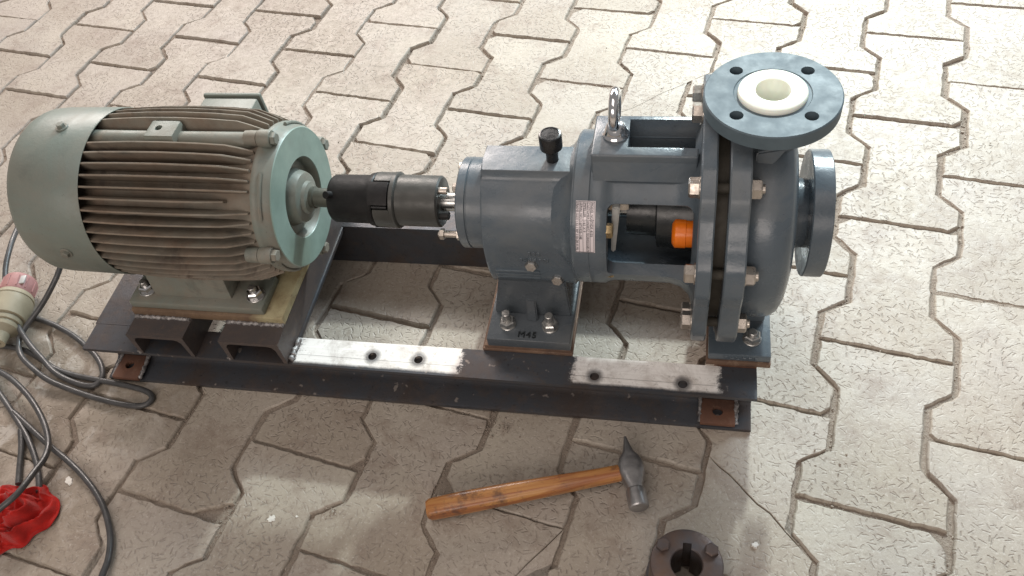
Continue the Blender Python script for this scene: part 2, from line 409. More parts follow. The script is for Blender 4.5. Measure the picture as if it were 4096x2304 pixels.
def block_mesh(polys, name='paving_block', k=1):
    bm = NB()
    for poly in polys:
        pts = [DU * p[0] + DV * p[1] for p in poly]
        n = len(pts); ctr = sum(pts, Vector((0, 0))) / n
        rings = []
        for inset, z in ((-.0004 * k, -.05), (0, -.0030 * k), (.0008 * k, -.0011 * k), (.0022 * k, 0)):
            ring = []
            for i, q in enumerate(pts):
                a, b = pts[i - 1], pts[(i + 1) % n]; t = (b - a).normalized(); nrm = Vector((-t.y, t.x))
                ring.append(bm.verts.new((*(q + nrm * inset), z)))
            rings.append(ring)
        for a, b in zip(rings, rings[1:]):
            for i in range(n): bm.faces.new([a[i], a[(i + 1) % n], b[(i + 1) % n], b[i]])
        bm.faces.new(rings[-1])
    bmesh.ops.triangulate(bm, faces=[f for f in bm.faces if len(f.verts) > 4])
    me = bpy.data.meshes.new(name); bmesh.ops.recalc_face_normals(bm, faces=bm.faces); bm.to_mesh(me); bm.free()
    me.materials.append(M['paver'])
    me.polygons.foreach_set('use_smooth', [True] * len(me.polygons)); me.set_sharp_from_angle(angle=R(30))
    return me
rn = random.Random(3)
chips = [None, None, None, None, [(0, .09)], [(2, .12)], [(1, .07), (3, .05)], [(3, .11)]]
variants = [block_mesh([outline(rn=rn, chip=c)]) for c in chips for _ in (0, 1)]
def cracked(seed, i0, i1):
    r = random.Random(seed); P = outline(rn=r); n = len(P); a, b = int(i0 * n), int(i1 * n)
    A, B = P[a], P[b]; path = [A.lerp(B, t / 9) + Vector((r.uniform(-1, 1), r.uniform(-1, 1))) * .020 for t in range(1, 9)]
    d = (B - A).normalized(); nn = Vector((-d.y, d.x)) * .0030
    p1 = P[a:b + 1] + [q - nn * .9 for q in path[::-1]]
    p2 = P[b:] + P[:a + 1] + [q + nn * .9 for q in path]
    return p1, p2
CRACK = {(-1, 4): (5, .08, .62), (-4, 4): (11, .14, .6), (-3, 5): (23, .3, .84), (-6, 5): (8, .1, .55), (-3, 1): (31, .25, .78)}
# holes left by broken corners: (column, row) -> chips
CHIP = {(-6, 4): [(0, .34)], (-5, 4): [(0, .12)], (-3, 4): [(1, .16)], (0, 4): [(1, .14)], (-4, 4): [(2, .07)], (-11, 2): [(3, .12)], (-10, 1): [(0, .16)], (-5, 1): [(2, .1)]}
far = []
count = 0
for k in range(-48, 40):
    for r_ in range(-26, 34):
        # column k lies between boundaries k and k+1; its joints sit on whole rows when k is even, else on half rows
        v = -(r_ + (.5 if k % 2 == 0 else 0)) * QR
        c = PO + DU * (k + .5) + DV * v
        if not (-4.5 < c.x < 5.5 and -3.2 < c.y < 5.2): continue
        if -1.15 < c.x < 1.72 and -.56 < c.y < 1.32:
            count += 1
            if (k, r_) in CRACK:
                p1, p2 = cracked(*CRACK[(k, r_)]); ms = [block_mesh([p1], k=.3), block_mesh([p2], k=.3)]
            elif (k, r_) in CHIP: ms = [block_mesh([outline(rn=rn, chip=CHIP[(k, r_)])])]
            else: ms = [rn.choice(variants)]
            dz, tx, ty = rn.uniform(-.0030, .0004), rn.uniform(-.9, .9), rn.uniform(-.9, .9)
            for q, me in enumerate(ms):
                o = bpy.data.objects.new('paving_block', me); col.objects.link(o); o.parent = pave
                o.location = (c.x + rn.uniform(-.0012, .0012), c.y + rn.uniform(-.0012, .0012), dz - .0004 * q)
                fl = 0 if len(ms) > 1 else rn.choice((0, 0, math.pi))
                o.rotation_euler = (R(tx * .5), R(ty * .5), fl + R(rn.uniform(-.5, .5)))
        else: far.append(c)
me0 = variants[0]; bmf = NB(); P0 = [DU * p[0] + DV * p[1] for p in outline()]
for c in far:
    a = [bmf.verts.new((c.x + p.x, c.y + p.y, -.04)) for p in P0]; b = [bmf.verts.new((c.x + p.x * .975, c.y + p.y * .985, -.0005)) for p in P0]
    for i in range(len(P0)): bmf.faces.new([a[i], a[(i + 1) % len(P0)], b[(i + 1) % len(P0)], b[i]])
    bmf.faces.new(b)
tag(finish('outer_paving', bmf, 'paver', pave, 0), None, None, None, 'stuff')

# ------------------------------------------------------------------ base frame
CY, CZ = .135, .2312                    # shaft axis
frame = thing('base_frame', 'welded dark steel channel baseplate carrying the motor and pump', 'baseplate', (0, 0, 0))
def cprof(y0, y1, flip=False, H=.075):
    """channel section, web at y1, opening towards y0"""
    s = 1 if y1 > y0 else -1
    w = abs(y1 - y0)
    L = [(0, 0), (w, 0), (w, H), (0, H), (0, H - .0052), (.004, H - .0058), (w - .012, H - .0078), (w - .0068, H - .0105), (w - .005, H - .015), (w - .005, .015), (w - .0068, .0105), (w - .012, .0078), (.004, .0058), (0, .0052)]
    return [(y0 + s * a, z) for a, z in L]
bm = prism(NB(), cprof(0, .040), 0, .849, 'X'); fc = finish('front_channel', bm, 'channel', frame, 25)
cut = []
for hx, hy in ((.395, .020), (.454, .0198), (.668, .0143), (.768, .0126)): cut.append(lathe(NB(), [(.06, .0054), (.08, .0054)], (hx, hy), 'Z', 24))
boolean(fc, cut, smooth=25)
finish('rear_channel', prism(NB(), cprof(.271, .231), 0, .849, 'X'), 'steel', frame, 25)
def ychannel(name, x0, x1, a, b, mat='steel', H=.0745):
    return finish(name, prism(NB(), cprof(x0, x1, H=H), a, b, 'Y'), mat, frame, 25)
ychannel('end_channel', -.002, .0505, .0405, .2305, H=.0748)
finish('cross_bar', box(NB(), (.2525, .0405, .0685), (.2925, .2305, .0748), .0006), 'steel', frame)
finish('pump_crosspiece', prism(NB(), cprof(.534, .610), .0405, .2305, 'Y'), 'steel', frame, 25)
finish('pump_crosspiece', prism(NB(), cprof(.849, .8065), .0405, .2305, 'Y'), 'rust', frame, 25)
# two upturned channels across the frame under the motor
def uprof(x0, x1, z0, z1):
    w, h = x1 - x0, z1 - z0
    L = [(0, 0), (.0052, 0), (.0068, h - .012), (.010, h - .0065), (.015, h - .005), (w - .015, h - .005), (w - .010, h - .0065), (w - .0068, h - .012), (w - .0052, 0), (w, 0), (w, h), (0, h)]
    return [(x0 + a, z0 + b) for a, b in L]
for x0, x1 in ((.0855, .1640), (.2120, .2905)):
    o = finish('pad_channel', prism(NB(), uprof(x0, x1, .0753, .115), 0, .27, 'Y'), 'pad', frame, 25)
    bead('weld_bead', o, (x0 + .001, .029, .1155), (x1 - .001, .0292, .1155), .0028, seed=int(x0 * 999))
    bead('weld_bead', o, (x0 - .001, .0, .0765), (x0 - .0005, .004, .0765), .003, seed=3)
finish('mounting_plate', box(NB(), (.0845, .0305, .1152), (.2905, .2395, .1272), .001), 'plate', frame)
bead('weld_bead', frame, (.2935, .004, .077), (.2935, .036, .077), .0035, 'weld', 5)
# bolting-down plates lying on the bottom flange at both ends
for k_, (x0, x1, hx, hy, y0) in enumerate(((.0115, .0505, .0290, .0165, -.004), (.7905, .8305, .8105, .0165, .0))):
    o = finish('anchor_plate', box(NB(), (x0, y0, .0082), (x1, .033, .0150), .0008), 'rust', frame)
    boolean(o, [lathe(NB(), [(0, .0062), (.03, .0062)], (hx, hy), 'Z', 24)])
    bead('weld_bead', o, (x0 - .0005, y0 + .002, .012), (x0 - .0005, .032, .016), .0022, seed=8 + k_); bead('weld_bead', o, (x1 + .0012, y0 + .002, .012), (x1 + .0012, .032, .016), .0026, seed=18 + k_)
finish('foot_shim', box(NB(), (.5310, .0395, .0752), (.6400, .2305, .0800), .0008), 'shim', frame)
finish('foot_shim', box(NB(), (.5335, .0410, .0801), (.6385, .2290, .0850), .0008), 'shim', frame)
finish('foot_shim', box(NB(), (.7925, .0415, .0752), (.8635, .2290, .0835), .0008), 'shim', frame)

# ------------------------------------------------------------------ electric motor
motor = thing('electric_motor', 'green finned electric motor bolted on the plate at the left end', 'motor', (.17, .135, .127))
MO = Vector((-.17, -.135, -.127))
def mp(name, bm, mat, parent=None, smooth=35):
    bmesh.ops.translate(bm, vec=MO, verts=bm.verts); return finish(name, bm, mat, parent or motor, smooth)
cyl = (CY, CZ)
body = mp('stator_body', lathe(NB(), [(.06, .080), (.285, .082), (.297, .086), (.300, .086)], cyl, 'X', 96), 'fin')
cw = mp('fan_cowl', lathe(NB(), [(-.0055, .05), (-.0055, .080), (-.0040, .0905), (.0010, .0970), (.008, .1003), (.020, .1013), (.0960, .1022), (.0972, .1015), (.0960, .0995), (.02, .098), (.004, .09), (.002, .05)], cyl, 'X', 96, close=False), 'cowl', None, 50)
mp('cowl_grille', lathe(NB(), [(-.0045, .0505), (-.0015, .0505)], cyl, 'X', 48), 'inner', cw)
for a in (90, 180, 270, 0):
    d = Vector((0, math.cos(R(a)), math.sin(R(a)))); p = Vector((.0555, CY, CZ)) + d * .1018
    b = rod(NB(), p, d, .0072, .0015, 20); hexa(b, p + d * .0015, d, .0085, .0042, .3); mp('cowl_screw', b, 'dustgreen', cw)
# radial cooling fins: bowed outline, sloped front ends
bosses = {90: 12, 180: 9, 270: 45, 0: 9}
fi = 0
rnf = random.Random(12)
ang = 93.5
for i in range(48):
    a = i * 7.5 + 94.3 + rnf.uniform(-.22, .22)
    aa = a % 360
    if any(abs((aa - b + 180) % 360 - 180) < w_ * .58 for b, w_ in ((90, 16), (270, 78))): continue
    x1 = .2965; x0 = .088
    if i in (6, 41): x1 = .268
    th = .00105
    prof = []
    for t in (0, .12, .3, .5, .7, .86, .93, 1.0):
        x = x0 + (x1 - x0) * t; r = .0990 + .0055 * (1 - (2 * t - .9) ** 2)
        if t > .86: r = .1015 - (t - .86) / .14 * .011
        prof.append((x, r))
    b = NB(); u = Vector((0, math.cos(R(a)), math.sin(R(a)))); t_ = Vector((0, -u.z, u.y))
    top1 = []; top2 = []; bo1 = []; bo2 = []
    for x, r in prof:
        w = th * rnf.uniform(.96, 1.06); j = rnf.uniform(-.00012, .00012)
        C0 = Vector((x, CY, CZ))
        top1.append(b.verts.new(C0 + u * (r + j) + t_ * w)); top2.append(b.verts.new(C0 + u * (r + j) - t_ * w))
        bo1.append(b.verts.new(C0 + u * .079 + t_ * w * 1.9)); bo2.append(b.verts.new(C0 + u * .079 - t_ * w * 1.9))
    for j in range(len(prof) - 1):
        b.faces.new([top1[j], top1[j + 1], top2[j + 1], top2[j]]); b.faces.new([top1[j + 1], top1[j], bo1[j], bo1[j + 1]]); b.faces.new([top2[j], top2[j + 1], bo2[j + 1], bo2[j]])
    b.faces.new([top1[0], top2[0], bo2[0], bo1[0]]); b.faces.new([top2[-1], top1[-1], bo1[-1], bo2[-1]])
    bmesh.ops.bevel(b, geom=[e for e in b.edges if len(e.link_faces) == 2 and (e.verts[0] in top1 + top2 and e.verts[1] in top1 + top2) and abs((e.verts[0].co - e.verts[1].co).x) > .004], offset=.0004, segments=1, affect='EDGES')
    mp('cooling_fin', b, 'fin', body, 30)
# round bolt ridges along the body (top one carries the lifting lug)
for a, r in ((90, .0105), (180, .006), (0, .006)):
    d = Vector((0, math.cos(R(a)), math.sin(R(a)))); c = Vector((0, CY, CZ)) + d * (.0855 if a == 90 else .083)
    b = tube(NB(), [(.088, c.y, c.z), (.286, c.y, c.z), (.291, c.y, c.z - (.001 if a == 90 else 0))], [r, r, r * .7], 20); mp('bolt_ridge', b, 'dustgreen', body)
lug = NB(); prism(lug, [(CY - .0185, .316), (CY + .0185, .316), (CY + .0125, .3340), (CY - .0125, .3340)], .166, .202, 'X', .002)
o = mp('lifting_lug', lug, 'dustgreen'); boolean(o, [lathe(NB(), [(.325, .0042), (.35, .0042)], (.1795, CY + .001), 'Z', 20)])
# drive-end shield with four bolt ears
sh = mp('end_shield', lathe(NB(), [(.2985, .060), (.2985, .0875), (.3020, .0885), (.3050, .0872), (.3085, .0850), (.3160, .0840), (.3190, .0818), (.3192, .0475), (.3165, .0455), (.3080, .0435), (.3075, .0345), (.3130, .0325), (.3195, .0305), (.3225, .0290), (.3235, .0265), (.3245, .0195), (.3285, .0180), (.3290, .0150), (.3300, .0135), (.3300, .011), (.30, .011)], cyl, 'X', 96, close=False), 'shield', None, 40)
mp('shield_face', lathe(NB(), [(.3190, .0820), (.3200, .0812), (.3202, .0480), (.3192, .0474)], cyl, 'X', 96, close=False), 'face', sh, 40)
for a in (91, 180, 271, 0):
    d = Vector((0, math.cos(R(a)), math.sin(R(a)))); c = Vector((0, CY, CZ)) + d * .0915
    b = tube(NB(), [(.2990, c.y, c.z), (.3010, c.y, c.z), (.3125, c.y, c.z), (.3140, c.y, c.z)], [.0095, .0102, .0100, .0090], 18); mp('bolt_ear', b, 'shield', sh)
    b = hexa(NB(), (.3140, c.y, c.z), (1, 0, 0), .0125, .0055, .2 + a); bo = mp('ear_bolt', b, 'dustgreen', sh)
    b = lathe(NB(), [(.2835, .003), (.2835, .0088), (.2900, .0092), (.2980, .0088), (.2982, .003)], (c.y, c.z), 'X', 18); mp('ear_boss', b, 'dustgreen', sh)
for a in (135, 215, 45):   # short stiffening steps round the shield rim
    d = Vector((0, math.cos(R(a)), math.sin(R(a)))); t_ = Vector((0, -d.z, d.y)); C0 = Vector((.309, CY, CZ))
    b = tube(NB(), [C0 + d * .0868 + t_ * (s * .0855 * .3) - d * (.0868 * .045 * s * s) for s in (-1, -.5, 0, .5, 1)], .0022, 8); mp('rim_step', b, 'dustgreen', sh)
mp('shaft', lathe(NB(), [(.325, .0118), (.3300, .0128), (.3345, .0130), (.3355, .0112), (.366, .0112)], cyl, 'X', 40), 'shaftolive')
# feet
for s in (-1, 1):
    def fy(y): return CY + s * (CY - y)
    y0, y1 = sorted((fy(.0340), fy(.088)))
    ft = mp('foot', box(NB(), (.0855, y0, .1275), (.2668, y1, .1390), .0018), 'dustgreen')
    b = NB(); prism(b, [(fy(.0470), .138), (fy(.0520), .176), (fy(.085), .178), (fy(.085), .138)], .1165, .2225, 'X', .003); mp('foot_wall', b, 'dustgreen', ft)
    for x in (.1045, .2520):
        b = rod(NB(), (x, fy(.0545), .139), (0, 0, 1), .0118, .0018, 28); mp('washer', b, 'zinc', ft)
        b = hexa(NB(), (x, fy(.0545), .1408), (0, 0, 1), .0165, .0085, x * 9); mp('nut', b, 'chrome', ft)
        b = rod(NB(), (x, fy(.0545), .149), (0, 0, 1), .0048, .007, 18); mp('stud', b, 'zinc', ft)
    # side gusset closing the foot under the body
    mp('foot_gusset', box(NB(), (.2240, min(fy(.080), fy(.096)), .138), (.262, max(fy(.080), fy(.096)), .168), .002), 'fin', ft)
# terminal box on the far side
tb = mp('terminal_box', box(NB(), (.158, .185, .200), (.2320, .258, .2785), .003), 'cowl')
mp('box_lid', box(NB(), (.1555, .2592, .197), (.2345, .266, .2812), .003), 'cowl', tb)
mp('lead_wire', tube(NB(), catmull([(.162, .215, .2775), (.150, .218, .284), (.137, .222, .2845), (.126, .222, .282), (.131, .214, .285), (.147, .211, .2825)]), .0014, 7), 'wire', tb)
mp('lead_strip', tube(NB(), [(.183, .206, .292), (.20, .203, .291), (.226, .199, .288)], .0019, 8), 'guard', tb)

# ------------------------------------------------------------------ shaft coupling
coup = thing('jaw_coupling', 'black and grey jaw coupling joining motor shaft to pump shaft', 'coupling', (.425, .135, .2312))
CO = Vector((-.425, -.135, -.2312))
def cp_(name, bm, mat, parent=None, smooth=35):
    bmesh.ops.translate(bm, vec=CO, verts=bm.verts); return finish(name, bm, mat, parent or coup, smooth)
hb = cp_('motor_hub', lathe(NB(), [(.3590, .012), (.3590, .0255), (.3625, .0278), (.4040, .0282), (.4075, .0305), (.4125, .0315), (.4140, .0305), (.4140, .012)], cyl, 'X', 72, close=False), 'coupblack')
def sector(bm, r0, r1, a0, a1, x0, x1, n=8):
    poly = [(CY + r1 * math.cos(R(a0 + (a1 - a0) * i / n)), CZ + r1 * math.sin(R(a0 + (a1 - a0) * i / n))) for i in range(n + 1)]
    poly += [(CY + r0 * math.cos(R(a1 - (a1 - a0) * i / n)), CZ + r0 * math.sin(R(a1 - (a1 - a0) * i / n))) for i in range(n + 1)]
    return prism(bm, poly, x0, x1, 'X', .0008)
for i in range(3):
    cp_('jaw', sector(NB(), .013, .0322, 96 + i * 120, 146 + i * 120, .4105, .4335), 'coupblack', hb)
    cp_('spider_pad', sector(NB(), .013, .0310, 149 + i * 120, 153 + i * 120, .4145, .4330, 2), 'black', hb)
h2 = cp_('pump_hub', lathe(NB(), [(.4345, .011), (.4345, .0315), (.4355, .0325), (.4395, .0325), (.4410, .0312), (.4415, .0295), (.4885, .0293), (.4905, .0275), (.4912, .013), (.4912, .011)], cyl, 'X', 72, close=False), 'coupgrey')
for i in range(3): cp_('jaw', sector(NB(), .013, .0320, 156 + i * 120, 212 + i * 120, .4155, .4350), 'coupgrey', h2)
b = rod(NB(), (.364, CY - .016, CZ + .0215), (-.2, -.5, .5), .0045, .008, 14); cp_('set_screw', b, 'coupblack', hb)
b = rod(NB(), (.4905, CY - .004, CZ + .021), (1, 0, 0), .0042, .010, 14); cp_('set_screw', b, 'nut', h2)
b = rod(NB(), (.4905, CY - .020, CZ - .002), (1, 0, 0), .0048, .011, 14); cp_('set_screw', b, 'coupblack', h2)

# ------------------------------------------------------------------ pump
pump = thing('chemical_pump', 'slate grey chemical process pump with white lined discharge flange', 'pump', (.70, .135, .085))
PM = Vector((-.70, -.135, -.085))
def pp(name, bm, mat, parent=None, smooth=35):
    bmesh.ops.translate(bm, vec=PM, verts=bm.verts); return finish(name, bm, mat, parent or pump, smooth)
pp('pump_shaft', lathe(NB(), [(.486, .0108), (.72, .0108), (.721, .016), (.775, .016)], cyl, 'X', 32), 'shaft')
bc = pp('bearing_cover', lathe(NB(), [(.5175, .0135), (.5175, .0495), (.5190, .0512), (.5275, .0514), (.5284, .0500), (.5292, .0500), (.5300, .0512), (.5470, .0508), (.5490, .0508), (.5490, .0135)], cyl, 'X', 80, close=False), 'pump')
for a, ln in ((112, .007), (64, .007), (232, .007), (310, .007)):
    d = Vector((0, math.cos(R(a)), math.sin(R(a)))); c = Vector((.5175, CY, CZ)) + d * .041
    pp('cover_bolt', hexa(NB(), c, (-1, 0, 0), .0095, .0052, a), 'nut', bc)
for a in (196, 332):
    d = Vector((0, math.cos(R(a)), math.sin(R(a)))); c = Vector((.5175, CY, CZ)) + d * .041
    b = rod(NB(), c, (-1, 0, 0), .0036, .026, 14); hexa(b, c + Vector((-.0001, 0, 0)), (-1, 0, 0), .011, .0045, .2); hexa(b, c + Vector((-.019, 0, 0)), (-1, 0, 0), .011, .0055, .5); pp('jacking_screw', b, 'nut', bc)
# bearing housing: flat-topped barrel
half = [(0, .3005), (.0185, .3005), (.0192, .2995), (.0195, .2920), (.0245, .2885), (.034, .2815), (.0445, .2720), (.0535, .2590), (.0595, .2435), (.0620, .2270), (.0620, .2050), (.0600, .1850), (.0570, .1690), (.0520, .1590), (.040, .1520)]
poly = [(CY - y, z) for y, z in half] + [(CY + y, z) for y, z in half[::-1][:-1]]
hs = pp('bearing_housing', prism(NB(), poly, .5480, .6460, 'X', .0022, 3), 'pump', None, 50)
pp('housing_flare', lathe(NB(), [(.618, .055), (.626, .0615), (.634, .0640), (.6400, .0680), (.6445, .0745), (.6475, .0815), (.65, .0815), (.65, .03), (.618, .03)], cyl, 'X', 80, close=False), 'pump', hs, 50)
pp('housing_flange', lathe(NB(), [(.6485, .03), (.6485, .0822), (.6497, .0832), (.6648, .0832), (.6656, .0826), (.6656, .03)], cyl, 'X', 96, close=False), 'pump', hs)
# drain and sight bosses with hex plugs
for x, y, z, bw in ((.5985, .078, .200, .013), (.6245, .0835, .171, .0145)):
    d = Vector((.0, -1, .18)).normalized(); p = Vector((x, y, z))
    o = pp('plug_boss', tube(NB(), [p - d * .02, p - d * .004, p, p + d * .0006], [bw * 1.5, bw * 1.02, bw * .92, bw * .8], 28), 'pump', hs, 60)
    pp('hex_plug', hexa(NB(), p, d, .0125, .0105, x * 40), 'zinc', o)
# cast lettering, too worn to read: low raised strokes
rl = random.Random(4)
for row, (z, x0, n) in enumerate(((.2190, .5960, 3), (.2085, .5860, 7))):
    b = NB()
    for i in range(n):
        x = x0 + i * .0052; yy = CY - .0622
        box(b, (x, yy - .0009, z - .0032), (x + .0011, yy + .002, z + .0032), .0004, 1)
        if rl.random() < .7: box(b, (x + .0008, yy - .0008, z + rl.choice((-.0032, .0022, -.0005))), (x + .0034, yy + .002, z + rl.choice((.0030, .0032))), .0004, 1)
        if rl.random() < .5: box(b, (x + .0026, yy - .0009, z - .003), (x + .0036, yy + .002, z + .003), .0004, 1)
    o = pp('cast_lettering', b, 'pump', hs); o['kind'] = 'stuff'
for i in range(3): pp('sump_rib', box(NB(), (.556, CY - .0625 + i * .002, .1870 - i * .0075), (.606, CY - .052, .1892 - i * .0075), .0009, 2), 'pump', hs)
# breather
br = pp('breather', lathe(NB(), [(.2990, .0066), (.3130, .0066), (.3135, .0080), (.3165, .0105), (.3180, .0118), (.3330, .0120), (.3348, .0110), (.3352, .0096), (.3346, .0090), (.3346, 0.0002)], (.6225, .134), 'Z', 40), 'black')
# support foot
ft = pp('support_foot', box(NB(), (.5385, .0400, .0852), (.6380, .2300, .1000), .0016), 'pumpdark')
def lofted(bm, A, B):
    a = [bm.verts.new(q) for q in A]; b = [bm.verts.new(q) for q in B]
    n = len(a); bm.faces.new(a[::-1]); bm.faces.new(b)
    for i in range(n): bm.faces.new([a[i], a[(i + 1) % n], b[(i + 1) % n], b[i]])
    bmesh.ops.bevel(bm, geom=list(bm.edges), offset=.0015, segments=2, affect='EDGES'); return bm
pp('support_leg', lofted(NB(), [(.5425, .0800, .0995), (.6355, .0800, .0995), (.6355, .19, .0995), (.5425, .19, .0995)], [(.5560, .0765, .168), (.6330, .0765, .168), (.6330, .1935, .168), (.5560, .1935, .168)]), 'pumpdark', ft)
pp('leg_gusset', lofted(NB(), [(.5830, .0690, .0995), (.5960, .0690, .0995), (.5960, .09, .0995), (.5830, .09, .0995)], [(.5840, .0770, .1310), (.5950, .0770, .1310), (.5950, .09, .1310), (.5840, .09, .1310)]), 'pumpdark', ft)
for s in (-1, 1):
    for x in (.5610, .6120):
        y = .0625 if s < 0 else .2075
        b = rod(NB(), (x, y, .1), (0, 0, 1), .0098, .0016, 26); hexa(b, (x, y, .1016), (0, 0, 1), .0165, .0085, x * 31); bo = pp('foot_nut', b, 'zinc', ft)
        pp('stud', rod(NB(), (x, y, .1095), (0, 0, 1), .0049, .0135, 18), 'zinc', bo)
def text_mesh(s, size, off=0, gap=1):
    cu = bpy.data.curves.new('t', 'FONT'); cu.body = s; cu.size = size; cu.extrude = 0; cu.offset = off; cu.space_character = gap; cu.resolution_u = 2
    o = bpy.data.objects.new('t', cu); col.objects.link(o); dg = bpy.context.evaluated_depsgraph_get(); dg.update()
    me = bpy.data.meshes.new_from_object(o.evaluated_get(dg)); bpy.data.objects.remove(o); return me
me = text_mesh('M45', .0118, 0, 1.15); bm = NB(); bm.from_mesh(me); r_ = bmesh.ops.extrude_face_region(bm, geom=bm.faces[:]); bmesh.ops.translate(bm, vec=(0, 0, .0019), verts=[v for v in r_['geom'] if isinstance(v, bmesh.types.BMVert)])
bmesh.ops.translate(bm, vec=(.5750, .0445, .0999), verts=bm.verts); pp('cast_mark', bm, 'inner', ft, 0)
# lantern (open adapter): hollow, with a front, a back and a top window
lt = NB()
lathe(lt, [(.6657, .0826), (.6665, .0832), (.6800, .0832), (.6830, .0812), (.6900, .0795), (.7480, .0800), (.7600, .0835), (.7680, .0910), (.7725, .1020), (.7735, .1020), (.7735, .0660), (.6657, .0660)], cyl, 'X', 96, close=False)
lan = pp('lantern', lt, 'pump', None, 50)
def wedge(a0, a1, x0, x1, r0=.045, r1=.13, rc=.009):
    b = NB(); n = 10; q = []
    corners = [(x0, a0), (x1, a0), (x1, a1), (x0, a1)]
    out = []
    k_ = math.degrees(rc / .08)
    for ci, (x, a) in enumerate(corners):
        sx = 1 if x == x0 else -1; sa = 1 if a == a0 else -1
        cx, ca = x + sx * rc, a + sa * k_
        st = {0: 180, 1: 270, 2: 0, 3: 90}[ci]
        for i in range(6):
            t = R(st + i * 18); out.append((cx + rc * math.cos(t), ca + k_ * math.sin(t)))
    # fill the long angular sides
    full = []
    for i, p in enumerate(out):
        full.append(p); nx = out[(i + 1) % len(out)]
        m = int(abs(nx[1] - p[1]) / 8)
        for j in range(1, m + 1): full.append((p[0], p[1] + (nx[1] - p[1]) * j / (m + 1)))
    rings = []
    for r in (r0, r1): rings.append([b.verts.new((x, CY + r * math.cos(R(a)), CZ + r * math.sin(R(a)))) for x, a in full])
    N = len(full)
    for i in range(N): b.faces.new([rings[0][i], rings[0][(i + 1) % N], rings[1][(i + 1) % N], rings[1][i]])
    bmesh.ops.triangle_fill(b, use_beauty=True, edges=[e for e in b.edges if all(v in rings[0] for v in e.verts)]); bmesh.ops.triangle_fill(b, use_beauty=True, edges=[e for e in b.edges if all(v in rings[1] for v in e.verts)])
    bmesh.ops.recalc_face_normals(b, faces=b.faces)
    return b
boolean(lan, [wedge(131.5, 196, .6835, .7685), wedge(-2, 46, .6835, .7685), box(NB(), (.7020, .1185, .28), (.7670, .1600, .36), 0)], smooth=50)
tp = pp('top_bridge', box(NB(), (.6662, .1055, .297), (.7700, .1660, .3335), .0025, 3), 'pump', lan)
boolean(tp, [box(NB(), (.7015, .1180, .25), (.7720, .1595, .36), .0)])
pp('bridge_fillet', prism(NB(), [(.1056, .325), (.0985, .306), (.1080, .297), (.1120, .31)], .6680, .7690, 'X', .001), 'pump', lan)
pp('bridge_fillet', prism(NB(), [(.1659, .325), (.1730, .306), (.1630, .297), (.1590, .31)], .6680, .7690, 'X', .001), 'pump', lan)
# inside the lantern: seal cover, deflector, seal flush cap
pp('seal_cover', lathe(NB(), [(.7000, .0185), (.7000, .0290), (.7300, .0300), (.7320, .0420), (.7700, .0440), (.7725, .0600), (.7800, .0600), (.7800, .0185)], cyl, 'X', 56, close=False), 'inner', lan)
pp('flush_cap', lathe(NB(), [(.7480, .0001), (.7480, .0115), (.7505, .0152), (.7515, .0162), (.7620, .0162), (.7625, .0154), (.7720, .0154)], (.0945, .2385), 'X', 28), 'orange', lan)
b = NB(); lofted(b, [(.6850, .0835, .2150), (.6895, .0835, .2150), (.6895, .0995, .2150), (.6850, .0995, .2150)], [(.6880, .0835, .2830), (.6960, .0835, .2830), (.6960, .0995, .2830), (.6880, .0995, .2830)]); pp('deflector', b, 'guard', lan)
for a in (153, 200.5, 26, -22):
    d = Vector((0, math.cos(R(a)), math.sin(R(a)))); c = Vector((.6800, CY, CZ)) + d * .0735
    pp('lantern_bolt', hexa(NB(), c, (1, 0, 0), .0135, .0098, R(a)), 'brass', lan)
pp('lantern_bolt', hexa(NB(), (.684, CY - .038, CZ + .045), (1, 0, 0), .0135, .020, .3), 'nut', lan)
# eye bolt
eb = NB(); ey = (.6885, .1360)
lathe(eb, [(.3336, .0130), (.3350, .0136), (.3362, .0130), (.3375, .0118), (.3400, .0112), (.3450, .0092), (.3490, .0062)], ey, 'Z', 32)
R0 = .0168
n1, n2 = 40, 14
rr = [[eb.verts.new((ey[0] + .0050 * math.sin(2 * math.pi * j / n2), ey[1] + (R0 + .0052 * math.cos(2 * math.pi * j / n2)) * math.cos(2 * math.pi * i / n1), .3655 + (R0 + .0052 * math.cos(2 * math.pi * j / n2)) * math.sin(2 * math.pi * i / n1))) for j in range(n2)] for i in range(n1)]
for i in range(n1):
    for j in range(n2): eb.faces.new([rr[i][j], rr[(i + 1) % n1][j], rr[(i + 1) % n1][(j + 1) % n2], rr[i][(j + 1) % n2]])
pp('eye_bolt', eb, 'chrome', lan, 60)
# label on the lantern rim
LR = .0842
def on_rim(bm, r):
    """flat label (u across = +X, v down the rim) wrapped on the rim"""
    for v in bm.verts:
        x, s = v.co.x, v.co.y; a = R(130.3) + s / .0838
        v.co = Vector((x, CY + (r + v.co.z) * math.cos(a), CZ + (r + v.co.z) * math.sin(a)))
    return bm
def sheet(x0, x1, s0, s1, z, n=14):
    b = NB(); cols = []
    for zz in (z, z - .0004):
        cols.append([(b.verts.new((x0, s0 + (s1 - s0) * i / n, zz)), b.verts.new((x1, s0 + (s1 - s0) * i / n, zz))) for i in range(n + 1)])
    for i in range(n):
        for c in cols: b.faces.new([c[i][0], c[i][1], c[i + 1][1], c[i + 1][0]])
        b.faces.new([cols[0][i][0], cols[0][i + 1][0], cols[1][i + 1][0], cols[1][i][0]]); b.faces.new([cols[0][i][1], cols[0][i + 1][1], cols[1][i + 1][1], cols[1][i][1]])
    b.faces.new([cols[0][0][0], cols[0][0][1], cols[1][0][1], cols[1][0][0]]); b.faces.new([cols[0][n][0], cols[0][n][1], cols[1][n][1], cols[1][n][0]])
    return b
LX0, LX1, SL = .6528, .6725, .0555
label = pp('rating_label', on_rim(sheet(LX0, LX1, 0, SL, .0), .0837), 'paper', lan)
ink = NB()
